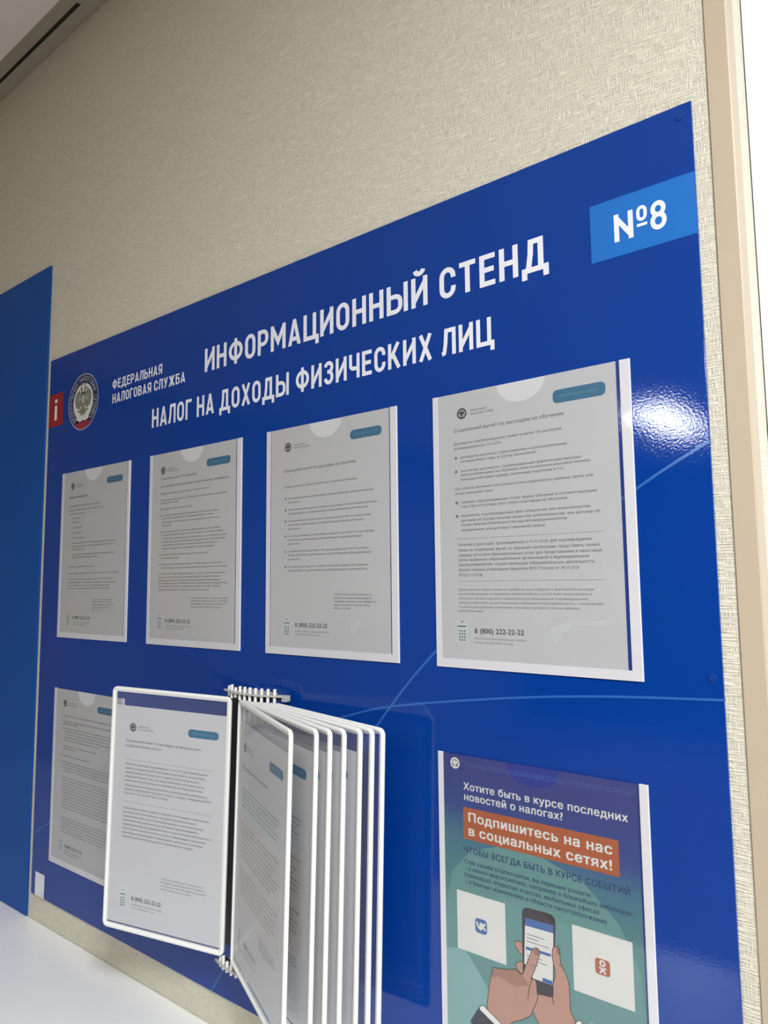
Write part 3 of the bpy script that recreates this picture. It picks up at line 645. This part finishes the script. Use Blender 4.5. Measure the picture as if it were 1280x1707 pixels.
# gradient sheet: navy at the head, teal lower down (its printed colours)
gm = bpy.data.materials.new('poster_gradient_print'); gm.use_nodes = True; nt = gm.node_tree; b = nt.nodes['Principled BSDF']; b.inputs['Roughness'].default_value = .5; b.inputs['Specular IOR Level'].default_value = .3
tc = nt.nodes.new('ShaderNodeTexCoord'); sp = nt.nodes.new('ShaderNodeSeparateXYZ'); nt.links.new(tc.outputs['Object'], sp.inputs[0])
ma = nt.nodes.new('ShaderNodeMath'); ma.operation = 'MULTIPLY_ADD'; ma.inputs[1].default_value = .12; nt.links.new(sp.outputs['X'], ma.inputs[0]); nt.links.new(sp.outputs['Z'], ma.inputs[2])
mr = nt.nodes.new('ShaderNodeMapRange'); mr.inputs[1].default_value = .02; mr.inputs[2].default_value = -.30; nt.links.new(ma.outputs[0], mr.inputs[0])
rp = nt.nodes.new('ShaderNodeValToRGB'); nt.links.new(mr.outputs[0], rp.inputs[0]); nt.links.new(rp.outputs[0], b.inputs['Base Color'])
cr = rp.color_ramp; cr.elements[0].position = .10; cr.elements[0].color = (.030, .040, .22, 1); cr.elements[1].position = 1; cr.elements[1].color = (.17, .36, .34, 1)
for pos, c in ((.22, (.022, .055, .24, 1)), (.31, (.050, .16, .25, 1)), (.42, (.075, .21, .23, 1))):
    el = cr.elements.new(pos); el.color = c
ps = empty('poster', (-.0006, YP, z(ZP))); tag(ps, 'navy and green poster with an orange banner and a drawn phone', 'poster')
fix(obj('paper', *box(.0072, .2215, 0, .0002, -.2985, -.0003), gm, ps))
PT1 = mat('poster_green_light', (.125, .29, .28), .5, .3); PT2 = mat('poster_green_pale', (.22, .42, .42), .5, .3)
ORANGE = mat('poster_orange', (.42, .10, .03), .5, .3); PWHITE = mat('poster_white', (.74, .74, .70), .5, .3); PNAVY = mat('poster_navy', (.012, .05, .14), .5, .3)
PFAINT = mat('poster_faint_blue', (.065, .11, .34), .5, .3); SKIN = mat('poster_skin', (.50, .27, .205), .5, .3); SKIN2 = mat('poster_skin_shade', (.37, .185, .13), .5, .3)
LINEC = mat('poster_outline', (.03, .02, .025), .5, .3); SUIT = mat('poster_suit', (.045, .05, .065), .5, .3); VKB = mat('badge_blue', (.045, .13, .37), .5, .3); OKO = mat('badge_orange', (.42, .12, .05), .5, .3)
e = .00006
pts = [(.0072 + .0, -.170), (.016, -.125), (.04, -.098), (.08, -.085), (.12, -.086), (.165, -.1), (.20, -.13), (.2185, -.17), (.2185, -.25), (.2, -.2984), (.0072, -.2984)]
Print().poly(pts).build('pale_circle', PT1, ps, -e)
Print().poly([(.0072, -.205), (.03, -.200), (.05, -.222), (.08, -.262), (.16, -.262), (.168, -.225), (.176, -.225), (.178, -.2984), (.0072, -.2984)]).build('pale_circle', PT2, ps, -1.5 * e)
emblem(ps, .0222, -.0100, .0062, -2 * e, False)
for o in [c for c in ps.children if c.name.startswith('emblem')]:
    o.data.materials[0] = PWHITE if ('ring' in o.name or 'eagle' in o.name or 'ribbon' in o.name) else PNAVY
p = Print(); line(p, 'УПРАВЛЕНИЕ ФЕДЕРАЛЬНОЙ НАЛОГОВОЙ СЛУЖБЫ ПО РЕСПУБЛИКЕ ТАТАРСТАН', .0330, -.0123, .0050, .184, .0, 2); p.build('office_name', PFAINT, ps, -2 * e)
p = Print(); line(p, 'Хотите быть в курсе последних', .0324, -.0362, .0076, .180, .022, 3); line(p, 'новостей о налогах?', .0327, -.0470, .0076, .1150, .022, 3); p.build('question_text', PWHITE, ps, -2 * e)
Print().rect(.0316, -.0874, .2020, -.0546).build('orange_banner', ORANGE, ps, -2 * e)
p = Print(); line(p, 'Подпишитесь на нас', .0373, -.0686, .0094, .1595, .030, 3); line(p, 'в социальных сетях!', .0374, -.0828, .0094, .1590, .030, 3); p.build('banner_text', PWHITE, ps, -3 * e)
p = Print(); line(p, 'ЧТОБЫ ВСЕГДА БЫТЬ В КУРСЕ СОБЫТИЙ', .0314, -.1014, .0062, .1806, .024, 2); p.build('slogan_text', PNAVY, ps, -2 * e)
p = Print(); line(p, 'Став нашим подписчиком, вы первыми узнаете:', .0315, -.1126, .0043, .1425, .014, 2); line(p, '- о наших мероприятиях, например о ближайших вебинарах,', .0325, -.1192, .0043, .1815, .014, 2)
line(p, 'семинарах, открытых классах, мобильных офисах', .0313, -.1260, .0043, .1500, .014, 2); line(p, '- о важных изменениях в области налогообложения', .0330, -.1328, .0043, .1550, .014, 2); p.build('list_text', PNAVY, ps, -2 * e)
# white cards with the two network badges (the machine codes on them are left out)
Print().rect(.0216, -.2016, .0800, -.1420).build('white_card', PWHITE, ps, -2 * e); Print().rect(.1528, -.2016, .2112, -.1421).build('white_card', PWHITE, ps, -2 * e)
Print().rrect(.0437, -.1793, .0581, -.1648, .0036).build('network_badge', VKB, ps, -3 * e)
p = Print(); k = .0112 / 1.0; bx, bz = .0452, -.1766
p.stroke([(bx + .0004, bz + .0082), (bx + .0022, bz + .0035), (bx + .0046, bz + .0016), (bx + .0052, bz + .0078)], .0021)
p.stroke([(bx + .0066, bz + .0082), (bx + .0066, bz + .0014)], .0021); p.stroke([(bx + .0112, bz + .0082), (bx + .0076, bz + .0050), (bx + .0114, bz + .0014)], .0021)
p.build('badge_letters', PWHITE, ps, -4 * e)
Print().rrect(.1748, -.1795, .1893, -.1652, .0030).build('network_badge', OKO, ps, -3 * e)
p = Print(); ox, oz = .18205, -.1724
p.ring(ox, oz + .0034, .0013, .0030, 18); p.stroke([(ox - .0033, oz - .0006), (ox, oz - .0018), (ox + .0033, oz - .0006)], .0017); p.stroke([(ox - .0028, oz - .0056), (ox, oz - .0022), (ox + .0028, oz - .0056)], .0017)
p.build('badge_figure', PWHITE, ps, -4 * e)
# drawn phone held by two hands
PG = dict(
phone=[(.0992, -.1470), (.1000, -.1425), (.1025, -.1400), (.1065, -.1391), (.1280, -.1386), (.1325, -.1395), (.1352, -.1425), (.1358, -.1470), (.1336, -.174), (.1311, -.2089), (.1291, -.2158), (.1138, -.2177), (.0991, -.2161), (.0984, -.2036)],
screen_top=[(.1027, -.1493), (.1333, -.1484), (.1331, -.1559), (.1023, -.1569)],
screen=[(.1023, -.1569), (.1331, -.1559), (.1308, -.2047), (.1097, -.2049), (.1004, -.1934)],
bar=[(.1028, -.1767), (.1297, -.176), (.1296, -.1787), (.1027, -.1796)],
hand_r=[(.1316, -.1715), (.1335, -.1681), (.1379, -.1673), (.1395, -.1723), (.1401, -.1814), (.1466, -.1932), (.1482, -.2034), (.1486, -.2215), (.1513, -.2266), (.1568, -.2367), (.1597, -.2476), (.1620, -.2620), (.1195, -.2623), (.1160, -.2480), (.1086, -.2359), (.1112, -.2295), (.1138, -.2185), (.1291, -.2158), (.1309, -.2121), (.1314, -.2027), (.134, -.1925), (.1313, -.1794)],
hand_l=[(.0647, -.2083), (.0736, -.2068), (.0785, -.2056), (.0843, -.2044), (.0901, -.2022), (.0976, -.2047), (.1016, -.1962), (.1076, -.1833), (.1096, -.1779), (.1125, -.1752), (.1162, -.1747), (.1179, -.1787), (.1158, -.1856), (.1118, -.1963), (.1078, -.2054), (.1115, -.2051), (.1132, -.2085), (.1138, -.2177), (.114, -.2223), (.1086, -.2351), (.1057, -.2408), (.0962, -.248), (.0827, -.2571), (.0782, -.2774), (.0560, -.2800), (.0631, -.264), (.0565, -.252), (.0584, -.2341), (.0614, -.2184)],
finger1=[(.0899, -.1788), (.0909, -.1756), (.0948, -.1742), (.0985, -.1749), (.0987, -.1858), (.0945, -.184)],
finger2=[(.0906, -.198), (.0922, -.1951), (.097, -.1928), (.1002, -.1935), (.0995, -.2033), (.0948, -.2039)],
nail1=[(.1121, -.1772), (.1152, -.1756), (.117, -.177), (.116, -.1805), (.1123, -.1811)],
nail2=[(.1365, -.1685), (.1384, -.1682), (.139, -.1732), (.1369, -.1731)],
sleeve=[(.0357, -.2698), (.0464, -.2529), (.0671, -.2626), (.0823, -.2711), (.0782, -.2800), (.0480, -.2900)],
cuff=[(.0478, -.2516), (.0515, -.2492), (.0711, -.2591), (.0842, -.2688), (.0822, -.2719), (.0469, -.2547)],
cuff_r=[(.151, -.2343), (.1555, -.2279), (.1592, -.2272), (.1619, -.2349), (.1670, -.2600), (.1600, -.2620)])
def art(key, m, y, name, ol=.0007, sm=True):
    P = PG[key]
    if sm: P = smooth(P + [P[0]], 3)[:-1]
    Print().poly(P).build(name, m, ps, -y * e)
    if ol: Print().stroke(P, ol, True).build('outline', LINEC, ps, -(y + .5) * e)
art('finger1', SKIN, 2, 'drawn_finger'); art('finger2', SKIN, 2, 'drawn_finger')
art('phone', LINEC, 3, 'drawn_phone', 0, False); art('screen_top', VKB, 4, 'screen_header', 0, False); art('screen', PWHITE, 4, 'drawn_screen', 0, False); art('bar', VKB, 5, 'screen_bar', 0, False)
p = Print()
for q in range(6): p.rect(.1035, -.1648 - .0034 * q - (.010 if q > 2 else 0), .1035 + (.020, .014, .024, .017, .022, .012)[q], -.1641 - .0034 * q - (.010 if q > 2 else 0))
p.build('screen_lines', INKL, ps, -5 * e); Print().rect(.1200, -.2045, .1306, -.2008).build('screen_footer', VKB, ps, -5 * e)
art('hand_r', SKIN, 6, 'drawn_hand'); art('hand_l', SKIN, 7.2, 'drawn_hand')
art('nail1', SKIN2, 8.2, 'drawn_nail', .0004); art('nail2', SKIN2, 8.2, 'drawn_nail', .0004)
Print().poly([(.0606, -.2200), (.0650, -.2090), (.0785, -.2060), (.0901, -.2026), (.0980, -.2049), (.1050, -.2130), (.0900, -.2190), (.0700, -.2150)]).build('hand_shade', SKIN2, ps, -7.9 * e)
p = Print(); p.stroke(smooth([(.1087, -.2058), (.1057, -.214), (.1034, -.2258)]), .0007); p.stroke(smooth([(.1314, -.2027), (.1304, -.2154), (.1315, -.2224)]), .0007); p.stroke(smooth([(.1075, -.1920), (.1100, -.1926), (.1118, -.1916)]), .0005); p.stroke(smooth([(.1385, -.1830), (.1404, -.1838)]), .0007)
p.build('crease_lines', LINEC, ps, -8.4 * e)
art('sleeve', SUIT, 9, 'drawn_sleeve', 0, False); art('cuff', PWHITE, 9.6, 'drawn_cuff', .0006, False); art('cuff_r', PWHITE, 9, 'drawn_cuff', .0006, False)

# ================================================================== DISPLAY RACK with swinging frames
TILT = .0317; PIV = Vector((-.3, 0, -.37 + ZO))
RT = Matrix.Translation(PIV) @ Matrix.Rotation(TILT, 4, 'Y') @ Matrix.Translation(-PIV)
PINS = [(-.3212, -.0341), (-.3125, -.0363), (-.3036, -.0377), (-.2946, -.0381), (-.2856, -.0377), (-.2767, -.0365), (-.268, -.0344), (-.2595, -.0314), (-.2514, -.0276), (-.2436, -.0231)]
ON = [1, 3, 4, 5, 6, 7, 8, 9]     # the pins the frames hang on
TH = [3.4231, -.4258, -.313, -.2697, -.2245, -.1668, -.1376, -.1189]
FW, FH, FZ = .2055, .3355, -.3662
ZT0, ZB0 = -.3665, -.7030     # levels of the two pin arms
br = tag(empty('rack_bracket'), 'grey wall bracket with toothed arms that carries the swinging frames', 'rack'); br.matrix_world = RT
def offs(P, d):
    out = []
    for i in range(len(P)):
        a, b_ = P[max(0, i - 1)], P[min(len(P) - 1, i + 1)]; dx, dy = b_[0] - a[0], b_[1] - a[1]; L = math.hypot(dx, dy); out.append((P[i][0] + dy / L * d, P[i][1] - dx / L * d))
    return out
ext = [(PINS[0][0] - .0085, PINS[0][1] + .0025)] + PINS + [(PINS[-1][0] + .013, PINS[-1][1] + .0075)]
def strip(P, d0, d1, z0, z1):
    A, B = offs(P, d0), offs(P, d1); n = len(P)
    V = [(x, y, zz) for zz in (z0, z1) for L in (A, B) for x, y in L]; F = []
    for i in range(n - 1):
        a, b_, c, d = i, i + n, i + 2 * n, i + 3 * n
        F += [(a, a + 1, b_ + 1, b_), (c, d, d + 1, c + 1), (a, c, c + 1, a + 1), (b_, b_ + 1, d + 1, d)]
    F += [(0, n, 3 * n, 2 * n), (n - 1, 3 * n - 1, 4 * n - 1, 2 * n - 1)]
    return V, F
for zc, nm in ((ZT0 + .0065, 'top_arm'), (ZB0 - .0065, 'bottom_arm')):
    zc = z(zc); up = 1 if nm == 'top_arm' else -1
    a0, a1 = sorted((zc + up * .0008, zc + up * .0028)); arm = fix(obj(nm, *strip(ext, .0045, -.006, a0, a1), GREYP, br))
    a0, a1 = sorted((zc - up * .0026, zc - up * .0042))
    fix(obj('arm_core', *strip(ext, -.0032, -.0058, min(zc - up * .0042, zc + up * .0008), max(zc - up * .0042, zc + up * .0008)), BLACKP, arm))
    # end cap and the plate that ties the arm to the wall
    ex, ey = ext[-1]
    fix(obj('end_cap', *box(ex - .004, ex + .003, ey - .0035, ey + .006, zc - .0050, zc + .0027, .0006), GREYP, arm))
    fix(obj('wall_tie', *box(-.318, -.262, -.034, -.0004, zc - .001, zc + .0007), GREYP, br))
fix(obj('wall_plate', *box(-.362, -.292, -.0045, -.0003, z(ZB0 - .006), z(ZT0 + .006), .0006), BLACKP, br))
for i in (0, 2):    # two pins no frame hangs on
    for zz0, zz1 in ((ZT0 + .001, ZT0 + .0145), (ZB0 - .0145, ZB0 - .001)):
        obj('pin', *cyl(PINS[i][0], PINS[i][1], z(zz0), z(zz1), .0021, 12, .0005), FRAMEW, br, smooth=True)

def frame_mesh(w, h, r, a, bth, rz=.0075):
    """closed rounded tube around a rounded rectangle; a = half width in the plane, bth = half thickness"""
    path = []
    cs = ((w - r, -r, 0), (r, -r, 90), (r, -h + r, 180), (w - r, -h + r, 270))
    for cx, cz, a0 in cs:
        for k in range(7): t = math.radians(a0 + 15 * k); path.append((cx + r * math.cos(t), cz + r * math.sin(t), math.cos(t), math.sin(t)))
    ns = 12; V, F = [], []
    for x, zz, nx, nz in path:
        for k in range(ns):
            t = 2 * PI * k / ns; c_, s_ = math.cos(t), math.sin(t); c_ = math.copysign(abs(c_) ** .7, c_); s_ = math.copysign(abs(s_) ** .7, s_)
            V.append((x + nx * (a * c_ - a), bth * s_, zz + nz * (a * c_ - a)))
    n = len(path)
    for i in range(n):
        for k in range(ns): F.append((i * ns + k, i * ns + (k + 1) % ns, ((i + 1) % n) * ns + (k + 1) % ns, ((i + 1) % n) * ns + k))
    return V, F
FRV, FRF = frame_mesh(FW, FH, .008, .0027, .0026)
names = ['white display frame swung to the left over the lower left pocket'] + \
        ['%s of the seven white display frames fanned out to the right%s' % q for q in (('leftmost', ', full face in view'), ('second from the left', ''), ('third from the left', ''), ('middle', ''), ('third from the right', ''), ('second from the right', ', empty'), ('rightmost', ', empty, against plain blue'))]
share = None
def place(th, hx, hy):
    return RT @ Matrix.Translation((hx, hy, z(FZ))) @ Matrix.Rotation(th, 4, 'Z')
for i in range(8):
    hx, hy = PINS[ON[i]]
    t = tag(empty('display_frame'), names[i], 'display frame', 'swinging frames of the wall rack'); t.matrix_world = place(TH[i], hx, hy)
    if share is None:
        fr = fix(obj('frame', FRV, FRF, FRAMEW, t, smooth=True))
        V, F = [], []
        ins = .0046; wl = .0022
        lip = fix(obj('inner_lip', *join(box(ins, FW - ins, -.0011, .0011, -ins - wl, -ins), box(ins, FW - ins, -.0011, .0011, -FH + ins, -FH + ins + wl), box(ins, ins + wl, -.0011, .0011, -FH + ins, -ins), box(FW - ins - wl, FW - ins, -.0011, .0011, -FH + ins, -ins)), FRAMEW, t))
        q = .0050
        f1 = obj('clear_sheet', [(q, -.0009, -FH + q), (FW - q, -.0009, -FH + q), (FW - q, -.0009, -q), (q, -.0009, -q)], [(0, 1, 2, 3)], FILM, t)
        f2 = obj('clear_sheet', [(q, .0009, -FH + q), (q, .0009, -q), (FW - q, .0009, -q), (FW - q, .0009, -FH + q)], [(0, 1, 2, 3)], FILM, t)
        p1 = obj('hinge_pin', *cyl(.0004, 0, -.0015, .0168, .0021, 12, .0005), FRAMEW, t, smooth=True)
        p2 = obj('hinge_pin', *cyl(.0004, 0, -FH - .0160, -FH + .0015, .0021, 12, .0005), FRAMEW, t, smooth=True)
        share = [fr, lip, f1, f2, p1, p2]
    else:
        for s in share: c = s.copy(); COL.objects.link(c); c.parent = t

# sheet in the frame swung to the left: print faces the viewer
hx, hy = PINS[1]; d = Vector((math.cos(TH[0]), math.sin(TH[0]), 0)) * FW
mA = RT @ Matrix.Translation((hx + d.x, hy + d.y, z(FZ))) @ Matrix.Rotation(TH[0] - PI, 4, 'Z')
sA = sheet((0, 0, 0), .1945, .3000, .0068, -.0262, 'white notice with two long paragraphs, in the frame swung to the left', matrix=mA)
dressing(sA, bx=(.1353, .1860), bz=(-.0600, -.0490), logo=(.0390, -.0560), num=(.0488, -.2925, .1003), icon=(.0270, -.2800), s=.92)
block(sA, 'heading', .0276, [-.0768, -.0836], 0, .0036, ['Социальный вычет по расходам на физкультурно-', 'оздоровительные услуги'], [.1592, .0900])
rule(sA, .0282, .1773, -.1015)
LA = ['Начиная с расходов, произведенных с 01.01.2024, для подтверждения', 'права на социальный вычет необходимо представить по физкультурно-', 'оздоровительным услугам только справку об оплате физкультурно-', 'оздоровительных услуг для представления в налоговый орган,', 'выданную физкультурно-спортивной организацией или', 'индивидуальным предпринимателем, осуществляющим деятельность', 'в области физической культуры и спорта, по форме, утвержденной ФНС', 'России от 18.10.2023 № ЕД-7-11/756@']
block(sA, 'body_text', .0280, [-.1090, -.1148, -.1205, -.1261, -.1318, -.1385, -.1440, -.1495], 0, .0031, LA, [.1700, .1673, .158, .166, .163, .171, .178, .105], None, .004)
rule(sA, .0268, .1796, -.1600)
LB = ['Представление такой справки не требуется, если сведения о фактических', 'расходах налогоплательщика на оказанные физкультурно-', 'оздоровительные услуги были представлены в налоговые органы', 'напрямую физкультурно-спортивной организацией и', 'индивидуальным предпринимателем, осуществляющим деятельность в', 'области физической культуры и спорта, а информация о понесенных', 'расходах размещена налоговым органом в личном', 'кабинете налогоплательщика в установленном порядке']
block(sA, 'body_text', .0272, [-.1700, -.1757, -.1813, -.1869, -.1925, -.1982, -.2038, -.2094], 0, .0030, LB, [.1750, .155, .166, .158, .1800, .172, .166, .150])
block(sA, 'small_print', .0980, [-.2560, -.2605, -.2650, -.2695], 0, .0024, ['Чтобы узнать больше о вычете на физкультуру,', 'наведите камеру Вашего телефона', 'на QR-код, или перейдите в раздел', '«Налоговый вычет» сайта'], [.1684, .172, .174, .150], INKL)

# sheets in the frames fanned to the right
lab = ['white sheet with pale green and peach boxes, in the leftmost fanned frame', 'white sheet with a clear blue badge, in the second fanned frame', 'white sheet showing as a narrow strip in the third fanned frame',
       'white sheet showing as a narrow strip in the middle fanned frame', 'white sheet ending short of the edge of the third frame from the right']
for i in range(5):
    hx, hy = PINS[ON[i + 1]]; m_ = place(TH[i + 1], hx, hy)
    sh = sheet((0, 0, 0), .190, .2970, .0068, -.0262, lab[i], matrix=m_)
    dressing(sh, bx=(.1330, .1820), bz=(-.0600, -.0490), logo=(.0330, -.0560), num=(.0488, -.2925, .1003), icon=(.0240, -.2800), s=.92)
    block(sh, 'heading', .0240, [-.0830], 0, .0036, ['Имущественный налоговый вычет'], [.130])
    Print().rect(.0215, -.1380, .1800, -.1020).build('green_box', PALETEAL, sh, -.00004)
    block(sh, 'box_text', .0260, [-.1080, -.1135, -.1190, -.1245, -.1300], 0, .0029, LA[:5], [.172, .170, .160, .168, .165], INKL)
    sh.children[-1].location.y = -.00006
    Print().rect(.0215, -.2500, .1800, -.1450).build('peach_box', PALEPEACH, sh, -.00004)
    block(sh, 'box_text', .0260, [-.1520 - .0058 * k for k in range(8)], 0, .0029, LB, [.172, .152, .163, .155, .176, .169, .163, .148], INKL if i == 0 else INK)  # leftmost sheet: film glare put into paler ink
    sh.children[-1].location.y = -.00006
    block(sh, 'box_text', .0260, [-.2080 - .0058 * k for k in range(6)], 0, .0029, L5b[:6], [.172, .158, .170, .160, .166, .150], INKL if i == 0 else INK)  # same paler ink for glare on the leftmost sheet
    sh.children[-1].location.y = -.00006
    block(sh, 'small_print', .1100, [-.2570, -.2610, -.2650, -.2690], 0, .0024, ['Чтобы узнать больше о вычете', 'наведите камеру телефона', 'или перейдите в раздел сайта', 'NALOG.GOV.RU'], [.168, .163, .170, .145], INKL)

bpy.data.objects.remove(_ob); bpy.data.curves.remove(_cu)
